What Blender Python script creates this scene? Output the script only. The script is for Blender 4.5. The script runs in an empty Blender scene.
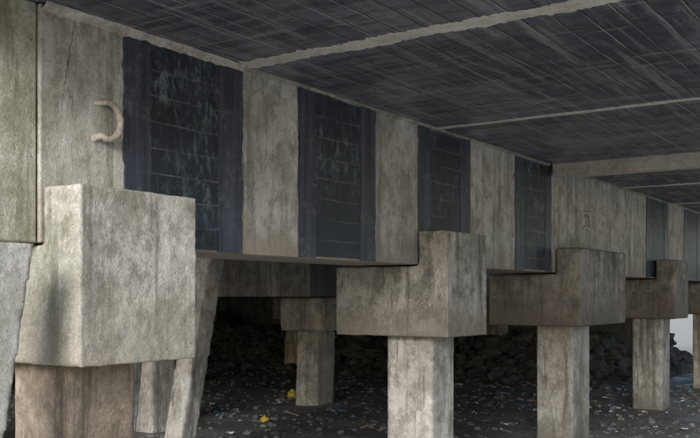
import bpy, bmesh, math, random
from mathutils import Vector, noise
random.seed(7)
scn=bpy.context.scene
scn.view_settings.view_transform='Standard'
scn.view_settings.look='None'
scn.view_settings.exposure=0
ROOT=scn.collection

# ---------------------------------------------------------------- node helpers
class NT:
    def __init__(s,name):
        s.m=bpy.data.materials.new(name); s.m.use_nodes=True
        s.t=s.m.node_tree; s.n=s.t.nodes; s.l=s.t.links
        s.b=s.n['Principled BSDF']
        s.tc=s.n.new('ShaderNodeTexCoord').outputs['Object']
    def L(s,a,b): s.l.new(a,b)
    def mapping(s,scale,loc=(0,0,0)):
        m=s.n.new('ShaderNodeMapping'); m.inputs['Scale'].default_value=scale; m.inputs['Location'].default_value=loc
        s.L(s.tc,m.inputs['Vector']); return m.outputs[0]
    def noise(s,scale,vec=None,detail=4,rough=.6,dist=0):
        n=s.n.new('ShaderNodeTexNoise'); n.inputs['Scale'].default_value=scale
        n.inputs['Detail'].default_value=min(detail,5); n.inputs['Roughness'].default_value=rough
        n.inputs['Distortion'].default_value=dist
        s.L(vec if vec is not None else s.tc,n.inputs['Vector']); return n.outputs['Fac']
    def ramp(s,fac,a,b,va=0.,vb=1.):
        r=s.n.new('ShaderNodeMapRange'); r.inputs['From Min'].default_value=a
        r.inputs['From Max'].default_value=b; r.inputs['To Min'].default_value=va; r.inputs['To Max'].default_value=vb
        s.L(fac,r.inputs['Value']); return r.outputs[0]
    def math(s,op,a,b=None,clamp=False):
        m=s.n.new('ShaderNodeMath'); m.operation=op; m.use_clamp=clamp
        for i,v in enumerate((a,b)):
            if v is None: continue
            if isinstance(v,(int,float)): m.inputs[i].default_value=v
            else: s.L(v,m.inputs[i])
        return m.outputs[0]
    def mix(s,fac,a,b,mode='MIX'):
        m=s.n.new('ShaderNodeMix'); m.data_type='RGBA'; m.blend_type=mode
        for i,v in ((0,fac),(6,a),(7,b)):
            if isinstance(v,(int,float)): m.inputs[i].default_value=v
            elif isinstance(v,tuple): m.inputs[i].default_value=(*v,1)
            else: s.L(v,m.inputs[i])
        return m.outputs[2]
    def xyz(s):
        x=s.n.new('ShaderNodeSeparateXYZ'); s.L(s.tc,x.inputs[0]); return x.outputs
    def bump(s,h,strength=.3,dist=.02,prev=None):
        b=s.n.new('ShaderNodeBump'); b.inputs['Strength'].default_value=strength; b.inputs['Distance'].default_value=dist
        s.L(h,b.inputs['Height'])
        if prev is not None: s.L(prev,b.inputs['Normal'])
        return b.outputs[0]
    def out(s,col,rough=.85,nrm=None):
        if isinstance(col,tuple): s.b.inputs['Base Color'].default_value=(*col,1)
        else: s.L(col,s.b.inputs['Base Color'])
        if isinstance(rough,(int,float)): s.b.inputs['Roughness'].default_value=rough
        else: s.L(rough,s.b.inputs['Roughness'])
        if nrm is not None: s.L(nrm,s.b.inputs['Normal'])
        return s.m

def concrete(name,light,dark,stain=(.10,.085,.065),streak=.6,zlo=None,zhi=None,zcol=None,cracks=False,green=0,bumps=.5,pits=True,blotch=0):
    t=NT(name)
    big=t.ramp(t.noise(.9,detail=5,rough=.65,dist=.4),.38,.62)
    c=t.mix(big,dark,light)
    mid=t.ramp(t.noise(4.5,detail=5,rough=.75),.47,.64)
    c=t.mix(t.math('MULTIPLY',mid,.6),c,stain)
    pale=t.ramp(t.noise(1.,vec=t.mapping((2.3,2.3,.9)),detail=5,rough=.85,dist=.6),.53,.60)
    c=t.mix(t.math('MULTIPLY',pale,.5),c,tuple(min(.68,v*1.45) for v in light))
    st=t.ramp(t.noise(1.,vec=t.mapping((5.5,5.5,.4)),detail=5,rough=.75),.51,.62)
    c=t.mix(t.math('MULTIPLY',st,streak),c,tuple(v*.8 for v in stain))
    if blotch:
        b=t.ramp(t.noise(1.,vec=t.mapping((1.9,1.9,1.4),(3,1,8)),detail=5,rough=.8,dist=.3),.49,.58)
        c=t.mix(t.math('MULTIPLY',b,blotch),c,(stain[0]*.9,stain[1]*.95,stain[2]*.85))
    if green:
        g=t.ramp(t.noise(1.6,detail=5,rough=.75),.46,.6)
        c=t.mix(t.math('MULTIPLY',g,green),c,(.16,.18,.10))
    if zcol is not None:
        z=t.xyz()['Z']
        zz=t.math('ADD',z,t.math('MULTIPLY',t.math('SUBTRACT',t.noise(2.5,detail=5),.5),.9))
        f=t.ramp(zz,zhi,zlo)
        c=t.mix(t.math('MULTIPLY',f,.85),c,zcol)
    if cracks:
        v=t.n.new('ShaderNodeTexVoronoi'); v.feature='DISTANCE_TO_EDGE'; v.inputs['Scale'].default_value=.9
        nn=t.n.new('ShaderNodeTexNoise'); nn.inputs['Scale'].default_value=2.5; t.L(t.tc,nn.inputs['Vector'])
        a=t.n.new('ShaderNodeVectorMath'); a.operation='MULTIPLY_ADD'; t.L(nn.outputs['Color'],a.inputs[0]); a.inputs[1].default_value=(.9,.9,.9); t.L(t.tc,a.inputs[2])
        t.L(a.outputs[0],v.inputs['Vector'])
        k=t.ramp(v.outputs['Distance'],.008,.0)
        k=t.math('MULTIPLY',k,t.ramp(t.noise(1.3,detail=2),.54,.62))
        c=t.mix(t.math('MULTIPLY',k,.6),c,(.07,.065,.055))
    fine=t.noise(70,detail=3,rough=.8)
    c=t.mix(1.,c,t.mix(t.ramp(fine,.3,.7),(.66,.66,.66),(1.2,1.2,1.2)),'MULTIPLY')
    if pits:
        sp=t.ramp(t.noise(24,detail=3,rough=.6),.65,.71)
        c=t.mix(t.math('MULTIPLY',sp,.65),c,(.08,.075,.07))
    n1=t.bump(t.noise(20,detail=5,rough=.8),bumps,.015)
    n2=t.bump(fine,.35,.006,n1)
    return t.out(c,.92,n2)

M={}
M['beam']=concrete('beam_concrete',(.57,.56,.52),(.43,.42,.385),(.18,.165,.14),.6,cracks=True,zlo=2.85,zhi=3.25,zcol=(.28,.24,.2),blotch=.4)
M['beam0']=concrete('old_beam_concrete',(.54,.53,.47),(.44,.43,.36),(.22,.21,.15),.65,green=.45,blotch=.4)
M['strut']=concrete('strut_concrete',(.50,.495,.47),(.42,.415,.39),(.26,.25,.22),.3,bumps=.3,blotch=.2)
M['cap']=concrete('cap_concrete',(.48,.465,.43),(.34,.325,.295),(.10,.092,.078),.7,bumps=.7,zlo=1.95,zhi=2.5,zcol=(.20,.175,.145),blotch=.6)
M['cap_far']=concrete('shaded_cap_concrete',(.36,.345,.32),(.25,.24,.22),(.085,.078,.07),.65,bumps=.7,zlo=1.95,zhi=2.7,zcol=(.15,.13,.11),blotch=.5)  # far caps: colours and stain darkened to paint in shade of their right faces
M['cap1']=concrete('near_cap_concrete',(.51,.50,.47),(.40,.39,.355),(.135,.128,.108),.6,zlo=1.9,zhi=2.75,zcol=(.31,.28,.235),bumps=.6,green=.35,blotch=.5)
M['pile']=concrete('pile_concrete',(.52,.505,.475),(.39,.375,.345),(.13,.12,.105),.75,zlo=.0,zhi=.5,zcol=(.14,.13,.115),bumps=.7,blotch=.4)
M['pile1']=concrete('near_pile_concrete',(.36,.30,.24),(.25,.205,.16),(.12,.095,.075),.7,bumps=.7,blotch=.5)
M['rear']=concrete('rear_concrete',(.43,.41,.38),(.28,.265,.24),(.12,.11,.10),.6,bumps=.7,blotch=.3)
M['pale']=concrete('lime_stained_joint',(.68,.67,.63),(.60,.58,.54),(.38,.35,.30),.2)
M['cross']=concrete('crossbeam_concrete',(.60,.58,.54),(.46,.44,.40),(.26,.23,.19),.4)
M['haunch']=concrete('haunch_mortar',(.38,.36,.32),(.22,.21,.19),(.12,.11,.1),.3)
M['wall']=concrete('abutment_concrete',(.15,.15,.155),(.10,.10,.10),(.06,.06,.055),.6)

def m_panel():
    t=NT('carbon_fibre_sheet')
    z=t.xyz()['Z']; y=t.xyz()['Y']
    w=t.math('MULTIPLY',t.math('SUBTRACT',t.noise(.9,detail=3),.5),.06)
    f=t.math('FRACT',t.math('DIVIDE',t.math('ADD',z,w),.21))
    line=t.math('COMPARE',f,.5); line.node.inputs[2].default_value=.026
    f2=t.math('FRACT',t.math('DIVIDE',t.math('ADD',y,w),.17))
    line2=t.math('COMPARE',f2,.5); line2.node.inputs[2].default_value=.025
    line=t.math('MAXIMUM',line,t.math('MULTIPLY',line2,.22))
    line=t.math('MULTIPLY',line,t.ramp(t.noise(3.,detail=5),.36,.58))
    base=t.mix(t.ramp(t.noise(2.,detail=5),.35,.65),(.005,.007,.014),(.014,.019,.036))
    c=t.mix(t.math('MULTIPLY',line,.6),base,(.17,.175,.19))
    ch=t.ramp(t.noise(1.,vec=t.mapping((5,8,3.2)),detail=5,rough=.95,dist=.3),.50,.60)
    reg=t.ramp(t.noise(1.1,detail=3),.42,.58)
    zt=t.ramp(z,3.0,4.3,.35,1.)
    c=t.mix(t.math('MULTIPLY',t.math('MULTIPLY',ch,reg),t.math('MULTIPLY',zt,.7)),c,(.18,.24,.28))
    sp=t.ramp(t.noise(35,detail=4,rough=.8),.6,.72)
    c=t.mix(t.math('MULTIPLY',sp,.22),c,(.12,.13,.15))
    n=t.bump(t.noise(6,detail=5),.4,.02)
    return t.out(c,.46,t.bump(line,-.4,.004,n))
def m_strip():
    t=NT('carbon_fibre_strip')
    v=t.noise(1.,vec=t.mapping((14,14,.8)),detail=5)
    c=t.mix(t.ramp(v,.35,.65),(.020,.023,.038),(.058,.066,.096))
    d=t.ramp(t.noise(3.5,detail=5,rough=.9),.53,.64)
    c=t.mix(t.math('MULTIPLY',d,.5),c,(.15,.155,.17))
    return t.out(c,.46,t.bump(t.noise(20,detail=5),.3,.008))
def m_ceil():
    t=NT('deck_soffit')
    x=t.xyz()['X']; y=t.xyz()['Y']
    w=t.math('MULTIPLY',t.math('SUBTRACT',t.noise(.6,detail=3),.5),.10)
    xx=t.math('DIVIDE',t.math('ADD',x,w),.23)
    f=t.math('FRACT',xx)
    seam=t.math('COMPARE',f,.5); seam.node.inputs[2].default_value=.022
    seamD=t.math('COMPARE',f,.56); seamD.node.inputs[2].default_value=.04
    big=t.ramp(t.noise(.35,detail=5,rough=.65,dist=.5),.40,.60)
    c=t.mix(big,(.036,.044,.070),(.14,.15,.185))
    st=t.ramp(t.noise(1.,vec=t.mapping((.6,4.5,1)),detail=5,rough=.85),.46,.58)
    c=t.mix(t.math('MULTIPLY',st,.7),c,(.020,.024,.038))
    st2=t.ramp(t.noise(1.,vec=t.mapping((8.,.4,1)),detail=5,rough=.85),.51,.64)
    c=t.mix(t.math('MULTIPLY',st2,.5),c,(.36,.37,.40))
    st3=t.ramp(t.noise(1.,vec=t.mapping((.5,6.,1),(4,7,0)),detail=5,rough=.85),.55,.66)
    c=t.mix(t.math('MULTIPLY',st3,.45),c,(.38,.39,.42))
    c=t.mix(t.math('MULTIPLY',seamD,.7),c,(.012,.012,.018))
    pl=t.math('MULTIPLY',seam,t.ramp(t.noise(1.,vec=t.mapping((5,.6,1)),detail=5,rough=.7),.42,.62))
    c=t.mix(t.math('MULTIPLY',pl,.7),c,(.52,.52,.52))
    n=t.bump(t.noise(5,detail=5,rough=.75),.5,.03)
    n=t.bump(seamD,-.6,.015,n)
    r=t.ramp(t.noise(1.5,detail=5),.4,.6,.30,.65)
    return t.out(c,r,n)
def m_ground():
    t=NT('ground_mud_and_sand')
    y=t.xyz()['Y']; x=t.xyz()['X']
    c=t.mix(t.ramp(t.noise(.6,detail=5,rough=.7),.4,.6),(.085,.083,.082),(.18,.175,.17))
    sp=t.ramp(t.noise(9,detail=5,rough=.85),.5,.62)
    c=t.mix(t.math('MULTIPLY',sp,.6),c,(.26,.255,.245))
    sp=t.ramp(t.noise(22,detail=4,rough=.85),.53,.63)
    c=t.mix(t.math('MULTIPLY',sp,.6),c,(.04,.04,.04))
    sand=t.mix(t.ramp(t.noise(2.,detail=5),.4,.6),(.52,.49,.43),(.62,.59,.53))
    nz=t.math('MULTIPLY',t.noise(.5,detail=5),3.)
    f=t.math('MAXIMUM',t.ramp(t.math('ADD',y,nz),10.,6.5),t.ramp(t.math('SUBTRACT',x,nz),.8,2.5))
    f=t.math('MAXIMUM',f,t.ramp(y,28.,31.))
    c=t.mix(f,c,sand)
    n=t.bump(t.noise(5,detail=5,rough=.8),1.,.15)
    r=t.ramp(t.noise(.9,detail=5),.4,.6,.4,.9)
    return t.out(c,r,n)
def m_rock(name,a,b):
    t=NT(name)
    c=t.mix(t.ramp(t.noise(3,detail=5,rough=.7),.38,.62),a,b)
    return t.out(c,.9,t.bump(t.noise(16,detail=4),.6,.03))
def m_plain(name,col,rough=.6):
    t=NT(name)
    c=t.mix(t.ramp(t.noise(20,detail=4),.3,.7),tuple(v*.7 for v in col),col)
    return t.out(c,rough,t.bump(t.noise(30),.4,.01))
M['panel']=m_panel(); M['strip']=m_strip(); M['ceil']=m_ceil(); M['ground']=m_ground()
M['rock']=m_rock('riprap_rock',(.035,.035,.037),(.095,.094,.092))
M['stone']=m_rock('ground_stone',(.07,.07,.07),(.19,.185,.178))
M['hook']=concrete('hook_scale',(.54,.51,.46),(.42,.39,.34),(.22,.18,.14),.2)

# ---------------------------------------------------------------- mesh helpers
def obj_from(name,bm,mats,parent=None,smooth=False):
    me=bpy.data.meshes.new(name); bmesh.ops.recalc_face_normals(bm,faces=bm.faces)
    bm.to_mesh(me); bm.free()
    for m in (mats if isinstance(mats,list) else [mats]): me.materials.append(m)
    o=bpy.data.objects.new(name,me); ROOT.objects.link(o)
    if parent: o.parent=parent
    if smooth:
        for p in me.polygons: p.use_smooth=True
    return o
def empty(name):
    e=bpy.data.objects.new(name,None); ROOT.objects.link(e); e.empty_display_size=.3; return e
def addbox(bm,x0,x1,y0,y1,z0,z1):
    r=bmesh.ops.create_cube(bm,size=1)
    for v in r['verts']:
        v.co=Vector((x0 if v.co.x<0 else x1, y0 if v.co.y<0 else y1, z0 if v.co.z<0 else z1))
    return r['verts']
def box(name,x0,x1,y0,y1,z0,z1,mat,parent=None,bev=.015):
    bm=bmesh.new(); addbox(bm,x0,x1,y0,y1,z0,z1)
    o=obj_from(name,bm,mat,parent)
    if bev:
        b=o.modifiers.new('b','BEVEL'); b.width=bev; b.segments=2
    return o
cl=bpy.data.textures.new('weathering','CLOUDS'); cl.noise_scale=.25; cl.noise_depth=3
cl2=bpy.data.textures.new('weathering_fine','CLOUDS'); cl2.noise_scale=.06; cl2.noise_depth=2
def weather(o,vox=.03,s=.014,s2=.012):
    r=o.modifiers.new('r','REMESH'); r.mode='VOXEL'; r.voxel_size=vox; r.use_smooth_shade=True
    for tx,st in ((cl,s),(cl2,s2)):
        d=o.modifiers.new('d','DISPLACE'); d.texture=tx; d.strength=st; d.mid_level=.5; d.texture_coords='GLOBAL'
def L_cap(name,xf,xb,xr,y0,y1,zb,zl,zt,mat,parent,vox=.03):
    prof=[(xf,zb),(xf,zt),(xr,zt),(xr,zl),(xb,zl),(xb,zb)]
    bm=bmesh.new()
    a=[bm.verts.new((x,y0,z)) for x,z in prof]; b=[bm.verts.new((x,y1,z)) for x,z in prof]
    bm.faces.new(a); bm.faces.new(b[::-1])
    for i in range(6):
        j=(i+1)%6; bm.faces.new((a[i],a[j],b[j],b[i]))
    o=obj_from(name,bm,mat,parent); weather(o,vox); return o
def pile(name,x0,x1,y0,y1,z0,z1,mat,parent,dx=0,dy=0,vox=.04):
    bm=bmesh.new(); vs=addbox(bm,x0,x1,y0,y1,z0,z1)
    for v in vs:
        if v.co.z>(z0+z1)/2: v.co.x+=dx; v.co.y+=dy
    o=obj_from(name,bm,mat,parent); weather(o,vox,.014,.010); return o

# ---------------------------------------------------------------- ground
bm=bmesh.new()
def gh(x,y): return 0.06*noise.noise(Vector((x*.35,y*.35,0)))+.05*noise.noise(Vector((x*1.3,y*1.3,5)))
N=150
xs=[-26+i*(46/N) for i in range(N+1)]; ys=[-8+i*(44/N) for i in range(N+1)]
xs=[-600,-200,-70]+xs+[60,200,600]; ys=[-600,-200,-60]+ys+[80,250,600]
g=[[bm.verts.new((x,y,gh(x,y) if abs(x)<50 and abs(y)<50 else 0)) for y in ys] for x in xs]
for i in range(len(xs)-1):
    for j in range(len(ys)-1):
        bm.faces.new((g[i][j],g[i+1][j],g[i+1][j+1],g[i][j+1]))
obj_from('ground',bm,M['ground'],smooth=True)

# ---------------------------------------------------------------- deck
ZC=4.56
JY=[6.3,10.0,13.8,17.5,21.2,24.9]
deck=empty('concrete_pier_deck')
YS=2.6; YE=29.5; XA=-26; XB=5.0
edges=[YS]+JY+[YE]
for i in range(len(edges)-1):
    box('deck_slab_%d'%i,XA,XB,edges[i]+.01,edges[i+1]-.01,ZC,ZC+.45,M['ceil'],deck,.01)
box('deck_surface',XA,XB,YS,YE,ZC+.452,ZC+.6,M['haunch'],deck,.01)
def joint(y,w,thick,name,mat,x0=.0,x1=XB,amp=.3):
    bm=bmesh.new(); n=400; rows=[]
    for i in range(n+1):
        x=x0+(x1-x0)*i/n
        a=w*(.5+amp*noise.noise(Vector((x*1.7,y,1)))+.12*noise.noise(Vector((x*9,y,2)))+.15*noise.noise(Vector((x*25,y,2))))
        b=w*(.5+amp*noise.noise(Vector((x*1.9,y,9)))+.12*noise.noise(Vector((x*10,y,4)))+.15*noise.noise(Vector((x*27,y,2))))
        a=max(a,.004); b=max(b,.004)
        rows.append([bm.verts.new((x,y-a,ZC+.01)),bm.verts.new((x,y-a*.95,ZC-thick)),bm.verts.new((x,y+b*.95,ZC-thick)),bm.verts.new((x,y+b,ZC+.01))])
    for i in range(n):
        for k in range(3): bm.faces.new((rows[i][k],rows[i+1][k],rows[i+1][k+1],rows[i][k+1]))
    return obj_from(name,bm,mat,deck)
joint(6.3,.22,.006,'joint_mortar_1',M['pale'])
joint(10.0,.12,.006,'joint_mortar_2',M['pale'])
joint(17.5,.13,.008,'joint_mortar_4',M['pale'])
joint(21.2,.12,.008,'joint_mortar_5',M['pale'])
box('crossbeam',.065,XB,13.72,14.05,ZC-.2,ZC+.02,M['cross'],deck,.012)
box('crossbeam_rear',XA,-.95,13.72,14.05,ZC-.2,ZC+.02,M['rear'],deck,.012)

# ---------------------------------------------------------------- beams
ZB=2.85
F=907.;D=5.42
def yb(px):
    u=(px-350)/F; return D*(.83+.558*u)/(.558-.83*u)
def strip(name,y0,y1,px,mat,parent,z0=ZB+.01,z1=ZC-.012,X=0,jit=.008):
    """thin sheet bonded to the beam face (proud by px)"""
    bm=bmesh.new(); n=70; L=[]
    s=random.random()*50
    for i in range(n+1):
        z=z0+(z1-z0)*i/n
        a=y0+jit*2*noise.noise(Vector((s,z*4,0)))+jit*1.5*noise.noise(Vector((s,z*19,3)))
        b=y1+jit*2*noise.noise(Vector((s+9,z*4,0)))+jit*1.5*noise.noise(Vector((s,z*19,7)))
        L.append((bm.verts.new((X+.0005,a,z)),bm.verts.new((X+px,a+.002,z)),bm.verts.new((X+px,b-.002,z)),bm.verts.new((X+.0005,b,z))))
    for i in range(n):
        for k in range(3): bm.faces.new((L[i][k],L[i][k+1],L[i+1][k+1],L[i+1][k]))
    bm.faces.new(L[n]); bm.faces.new(L[0])
    return obj_from(name,bm,mat,parent)

def beam(name,X,w,y0,y1,mat,groups,zb=ZB,extra=None):
    e=empty(name)
    box('beam_body',X-w,X,y0,y1,zb,ZC-.004,mat,e,.012)
    k=0
    for (a,b,c,d) in groups:
        k+=1
        strip('sheet_%d'%k,b-.03,c+.03,.006,M['panel'],e,z0=zb+.02,X=X,jit=.004)
        strip('wrap_a_%d'%k,a,b,.012,M['strip'],e,z0=zb+.005,X=X)
        strip('wrap_b_%d'%k,c,d,.012,M['strip'],e,z0=zb+.005,X=X)
    return e
G1=[tuple(yb(p) for p in q) for q in ((123,150,218,242),(298,315,360,375),(418,430,460,470),(515,523,545,551))]
G2=[tuple(yb(p) for p in q) for q in ((646,650,664,668),(684,688,697,700))]
b1=beam('concrete_beam',0,.9,4.12,13.80,M['beam'],G1)
b2=beam('concrete_beam',0,.9,13.83,24.0,M['beam'],G2)
b0=beam('concrete_beam',-.02,.86,2.3,4.105,M['beam0'],[])
b3=beam('concrete_beam',0,.9,24.03,29.4,M['beam'],[])
def haunch(parent,y0,y1,X=0,s=1.,mat='haunch'):
    bm=bmesh.new(); n=int((y1-y0)/.03); R=[]
    for i in range(n+1):
        y=y0+(y1-y0)*i/n
        a=s*(.05+.02*noise.noise(Vector((y*3,0,0)))+.012*noise.noise(Vector((y*11,0,0))))+.012
        h=s*(.04+.03*noise.noise(Vector((y*2.3,4,0)))+.018*noise.noise(Vector((y*13,0,3))))
        R.append([bm.verts.new(c) for c in ((X+a,y,ZC+.005),(X+a*.8,y,ZC-h*.5),(X-.002,y,ZC-h-.015))])
    for i in range(n):
        for k in range(2): bm.faces.new((R[i][k],R[i+1][k],R[i+1][k+1],R[i][k+1]))
    obj_from('haunch_mortar',bm,M[mat],parent)
haunch(b1,4.13,6.3,s=1.1,mat='cross'); haunch(b1,6.3,13.71,s=.5); haunch(b2,14.06,23.9,s=.5)
# crack in the beam face: a thin flat dark strip laid on the concrete
def crack(parent,pts,w):
    bm=bmesh.new(); R=[]
    P=[]
    for (a,b) in zip(pts[:-1],pts[1:]):
        for i in range(10):
            f=i/10; P.append((a[0]+(b[0]-a[0])*f,a[1]+(b[1]-a[1])*f))
    for i,(y,z) in enumerate(P):
        y+=.025*noise.noise(Vector((z*9,1,0)))+.012*noise.noise(Vector((z*30,1,0)))
        ww=w*(.6+.8*noise.noise(Vector((z*14,5,0))))*min(1,(len(P)-i)/8,(i+2)/6)
        ww=max(ww,.0008)
        R.append((bm.verts.new((.0012,y-ww,z)),bm.verts.new((.0012,y+ww,z))))
    for i in range(len(R)-1): bm.faces.new((R[i][0],R[i][1],R[i+1][1],R[i+1][0]))
    obj_from('crack_strip',bm,M['wall'],parent)
crack(b1,[(4.42,4.50),(4.38,4.25),(4.33,4.05),(4.31,3.8)],.005)
crack(b1,[(4.33,4.05),(4.40,3.9),(4.41,3.75)],.003)
def hook(parent,y,z,X=0):
    bm=bmesh.new(); pts=[]
    for i in range(15):
        a=math.radians(112-i*(232/14))
        rx=.095; rz=.14
        out=.035+.03*math.sin(math.pi*i/14)
        pts.append(Vector((X+out,y+rx*math.cos(a)*1.15,z+rz*math.sin(a))))
    pts.insert(0,Vector((X-.03,y-.09,z+.13))); pts.append(Vector((X-.03,y-.11,z-.15)))
    rings=[]
    for i,p in enumerate(pts):
        d=(pts[min(i+1,len(pts)-1)]-pts[max(i-1,0)]).normalized()
        n=d.cross(Vector((1,0,0))).normalized(); m=d.cross(n).normalized()
        r=.026+.010*noise.noise(p*20)
        rings.append([bm.verts.new(p+r*(math.cos(t*math.pi/5)*n+math.sin(t*math.pi/5)*m)) for t in range(10)])
    for i in range(len(rings)-1):
        for t in range(10): bm.faces.new((rings[i][t],rings[i][(t+1)%10],rings[i+1][(t+1)%10],rings[i+1][t]))
    obj_from('lifting_hook',bm,M['hook'],parent,True)
hook(b1,yb(104),2.47+1.33); hook(b2,yb(585),2.47+1.31)

# ---------------------------------------------------------------- bents
ZCB=1.98; ZCT=3.245
def bent(y0,y1,py0,py1,xb,capm,pilem,vox=.03):
    e=empty('pile_cap_and_pile')
    L_cap('cap',.42,xb,.03,y0,y1,ZCB,ZB-.016,ZCT,capm,e,vox)
    pile('pile',-.55,.10,py0,py1,-.4,ZCB+.03,pilem,e)
bent(4.12,5.27,4.28,4.93,-1.18,M['cap1'],M['pile1'],.022)
bent(9.5,10.56,9.7,10.3,-1.18,M['cap'],M['pile'])
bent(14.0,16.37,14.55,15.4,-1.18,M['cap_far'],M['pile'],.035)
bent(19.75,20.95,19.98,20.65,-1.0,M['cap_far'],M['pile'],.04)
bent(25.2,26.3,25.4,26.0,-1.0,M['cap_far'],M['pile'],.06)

def rear_row(X,ys,zt,zb,w,pw,mat,vox):
    for k,y in enumerate(ys):
        e=empty('pile_cap_and_pile')
        j=random.uniform(-.1,.1)
        c=box('cap',X-w,X+w,y-w+j,y+w+j,zb,zt,mat,e,0); weather(c,vox,.03,.012)
        pile('pile',X-pw,X+pw,y-pw,y+pw,-.4,zb+.04,mat,e,random.uniform(-.1,.15),random.uniform(0,.25),vox)
rear_row(-7.0,[1.4,6.6,11.9,17.0,22.2,27.0],2.44,1.68,.6,.33,M['rear'],.06)
rear_row(-13.5,[4.,9.2,14.4,19.6,24.8],2.44,1.68,.6,.33,M['rear'],.08)
rear_row(-19.5,[8,13.2,18.4,23.6],2.44,1.68,.6,.33,M['rear'],.08)
beam('concrete_beam',-6.6,.9,2.7,29.4,M['rear'],[(16.3,16.8,18.6,19.1),(22.,22.4,24.,24.4)],zb=2.455)
beam('concrete_beam',-13.1,.9,2.7,29.4,M['rear'],[],zb=2.455)
beam('concrete_beam',-19.1,.9,2.7,29.4,M['rear'],[],zb=2.455)
def rake(x0,y0,x1,y1,w,mat):
    bm=bmesh.new(); vs=addbox(bm,x0-w,x0+w,y0-w,y0+w,-.4,ZC+.02)
    for v in vs:
        if v.co.z>2: v.co.x+=x1-x0; v.co.y+=y1-y0
    o=obj_from('raking_pile',bm,mat); weather(o,.03,.014,.010)
rake(-2.1,6.5,-1.75,6.75,.17,M['pile'])
rake(-4.0,9.4,-3.5,10.0,.17,M['pile'])
bm=bmesh.new(); vs=addbox(bm,.30-.45,.60-.45,3.45-.36,3.75-.36,-.4,2.80)
for v in vs:
    if v.co.z>1: v.co.x+=.40; v.co.y+=.27
o=obj_from('leaning_strut',bm,M['strut']); weather(o,.02,.006,.006)

# ---------------------------------------------------------------- riprap
def slope_h(x,y):
    k=min(1,max(0,(-2.9-x)/1.0)); k=k*k*(3-2*k)
    a=min(1.1,max(0,(y-24.8))*.6)*k; b=min(1.6,max(0,(-17.5-x))*.62)
    return max(a,b)
bm=bmesh.new(); n=90
gx=[-26+i*24/n for i in range(n+1)]; gy=[5+i*30/n for i in range(n+1)]
g=[[bm.verts.new((x,y,slope_h(x,y)-.12+.25*noise.noise(Vector((x,y,0))))) for y in gy] for x in gx]
for i in range(n):
    for j in range(n):
        if max(slope_h(gx[i],gy[j]),slope_h(gx[i+1],gy[j+1]),slope_h(gx[i],gy[j+1]),slope_h(gx[i+1],gy[j]))>0: bm.faces.new((g[i][j],g[i+1][j],g[i+1][j+1],g[i][j+1]))
obj_from('embankment',bm,M['rock'])
aw=empty('abutment_wall')
box('wall_end',-26,-2.9,29.55,30.2,-.3,ZC+.6,M['wall'],aw)
box('wall_side',-26.6,-26.02,2.6,30.2,-.3,ZC+.6,M['wall'],aw)
TPL=[]
for s in range(14):
    b=bmesh.new(); bmesh.ops.create_icosphere(b,subdivisions=2,radius=1)
    o=Vector((s*7.3,0,0)); vs=[v.co*(1+.6*noise.noise(v.co*1.3+o)+.15*noise.noise(v.co*3+o)) for v in b.verts]
    fs=[[v.index for v in f.verts] for f in b.faces]; TPL.append((vs,fs)); b.free()
def rocks(name,items,mat):
    V=[];Fc=[]
    for (c,s) in items:
        vs,fs=random.choice(TPL); a=random.random()*6.28; ca,sa=math.cos(a)*s,math.sin(a)*s
        sx=random.uniform(.7,1.3); sz=random.uniform(.45,.9)*s; o=len(V)
        V+=[(c[0]+v.x*sx*ca-v.y*sa,c[1]+v.x*sx*sa+v.y*ca,c[2]+v.z*sz) for v in vs]
        Fc+=[[i+o for i in f] for f in fs]
    me=bpy.data.meshes.new(name); me.from_pydata(V,[],Fc); me.materials.append(mat)
    ob=bpy.data.objects.new(name,me); ROOT.objects.link(ob)
it=[]
for i in range(1500):
    x=random.uniform(-22,-2.4); y=random.uniform(23.8,28.8)
    it.append(((x,y,slope_h(x,y)+.02),random.uniform(.09,.30)))
for i in range(260):
    x=random.uniform(-4.6,-2.0); y=random.uniform(25,35)
    it.append(((x,y,slope_h(x,y)+.02),random.uniform(.1,.3)))
for i in range(350):
    y=random.uniform(6,28); x=random.uniform(-22,-17)
    it.append(((x,y,slope_h(x,y)+.02),random.uniform(.14,.36)))
rocks('riprap_rocks',it,M['rock'])
it=[]
for i in range(4800):
    x=random.uniform(-16,6); y=random.uniform(8,26)
    it.append(((x,y,gh(x,y)),random.choice((.015,.02,.02,.03,.03,.04,.05,.07))))
rocks('ground_stones',it,M['stone'])

# ---------------------------------------------------------------- litter
LM=[m_plain('litter_white',(.7,.7,.68)),m_plain('litter_blue',(.1,.25,.45)),m_plain('litter_red',(.5,.08,.06)),
    m_plain('litter_green',(.12,.3,.15)),m_plain('litter_wood',(.26,.22,.17)),m_plain('litter_yellow',(.6,.45,.06))]
bm=bmesh.new()
for i in range(380):
    x=random.gauss(-4,5); y=random.uniform(10,26)
    if random.random()<.5: x=random.uniform(-5,0); y=random.uniform(17,26)
    s=random.uniform(.02,.075); mi=random.choices(range(6),(9,1.5,1.2,1,4,.7))[0]
    n0=len(bm.faces); a=random.random()*6.28; o=Vector((random.random()*99,0,0))
    rr=bmesh.ops.create_grid(bm,x_segments=3,y_segments=3,size=1)
    el=random.uniform(.3,1.)
    for v in rr['verts']:
        px,py=v.co.x*s,v.co.y*s*el
        h=.6*s*(noise.noise(v.co*1.5+o)+.4)
        v.co=Vector((x+px*math.cos(a)-py*math.sin(a),y+px*math.sin(a)+py*math.cos(a),gh(x,y)+.03+h))
    bm.faces.ensure_lookup_table()
    for f in bm.faces[n0:]: f.material_index=mi
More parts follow.
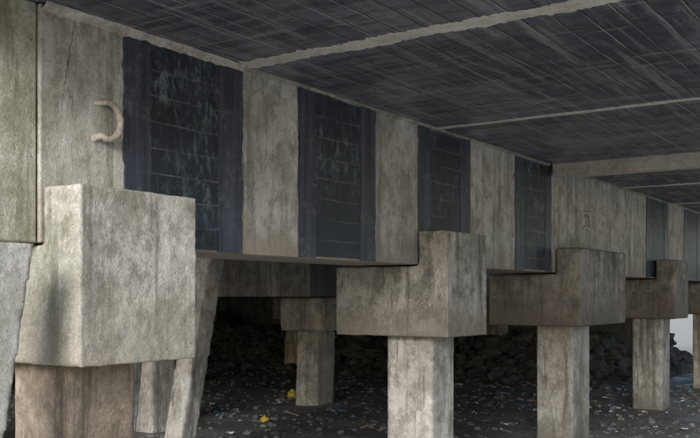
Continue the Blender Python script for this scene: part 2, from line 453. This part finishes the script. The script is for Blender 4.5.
for i in range(22):
    x=random.uniform(-9,1); y=random.uniform(12,25); L=random.uniform(.15,.45); a=random.random()*3.14; r=random.uniform(.006,.014)
    n0=len(bm.faces); vs=addbox(bm,-L/2,L/2,-r,r,0,r*2)
    for v in vs:
        q=v.co.copy(); k=.6 if q.x>0 else 1
        v.co=Vector((x+q.x*math.cos(a)-q.y*k*math.sin(a),y+q.x*math.sin(a)+q.y*k*math.cos(a),gh(x,y)+.02+q.z+.1*q.x))
    bm.faces.ensure_lookup_table()
    for f in bm.faces[n0:]: f.material_index=4
obj_from('litter',bm,LM)
def bag(x,y,s):
    bm=bmesh.new(); r=bmesh.ops.create_icosphere(bm,subdivisions=4,radius=1)
    for v in r['verts']:
        k=1+.35*noise.noise(v.co*1.6+Vector((x,y,0)))+.18*noise.noise(v.co*5)
        top=max(0,v.co.z); 
        v.co=Vector((v.co.x*s*k*(1-.6*top**2),v.co.y*s*k*(1-.6*top**2),s*.75*v.co.z*k+ s*.55+.25*s*top**4))
        v.co+=Vector((x,y,gh(x,y)))
    obj_from('plastic_bag',bm,LM[5],smooth=True)
bag(-8.1,17.6,.14); bag(-5.7,13.6,.08)

# ---------------------------------------------------------------- light, world, camera
w=bpy.data.worlds.new('World'); scn.world=w; w.use_nodes=True
nt=w.node_tree; bg=nt.nodes['Background']
sky=nt.nodes.new('ShaderNodeTexSky'); sky.sky_type='NISHITA'; sky.sun_disc=False
el=math.radians(22)
sdir=Vector((.38,-1,0)).normalized()
sky.sun_elevation=el; sky.sun_rotation=math.atan2(sdir.x,sdir.y)
nt.links.new(sky.outputs[0],bg.inputs[0]); bg.inputs[1].default_value=.15
sl=bpy.data.lights.new('sun','SUN'); sl.energy=5; sl.angle=math.radians(22); sl.color=(1,.97,.93)
so=bpy.data.objects.new('sun',sl); ROOT.objects.link(so)
to=Vector((sdir.x*math.cos(el),sdir.y*math.cos(el),math.sin(el)))
so.rotation_euler=to.to_track_quat('Z','Y').to_euler(); so.location=to*40

cam=bpy.data.cameras.new('camera'); co=bpy.data.objects.new('camera',cam); ROOT.objects.link(co)
cam.sensor_width=36; cam.lens=36*F/700; cam.shift_y=.11; cam.clip_end=2000; cam.clip_start=.05
co.location=(5.42,0,2.47); co.rotation_euler=(math.radians(90),0,math.radians(33.9))
scn.camera=co
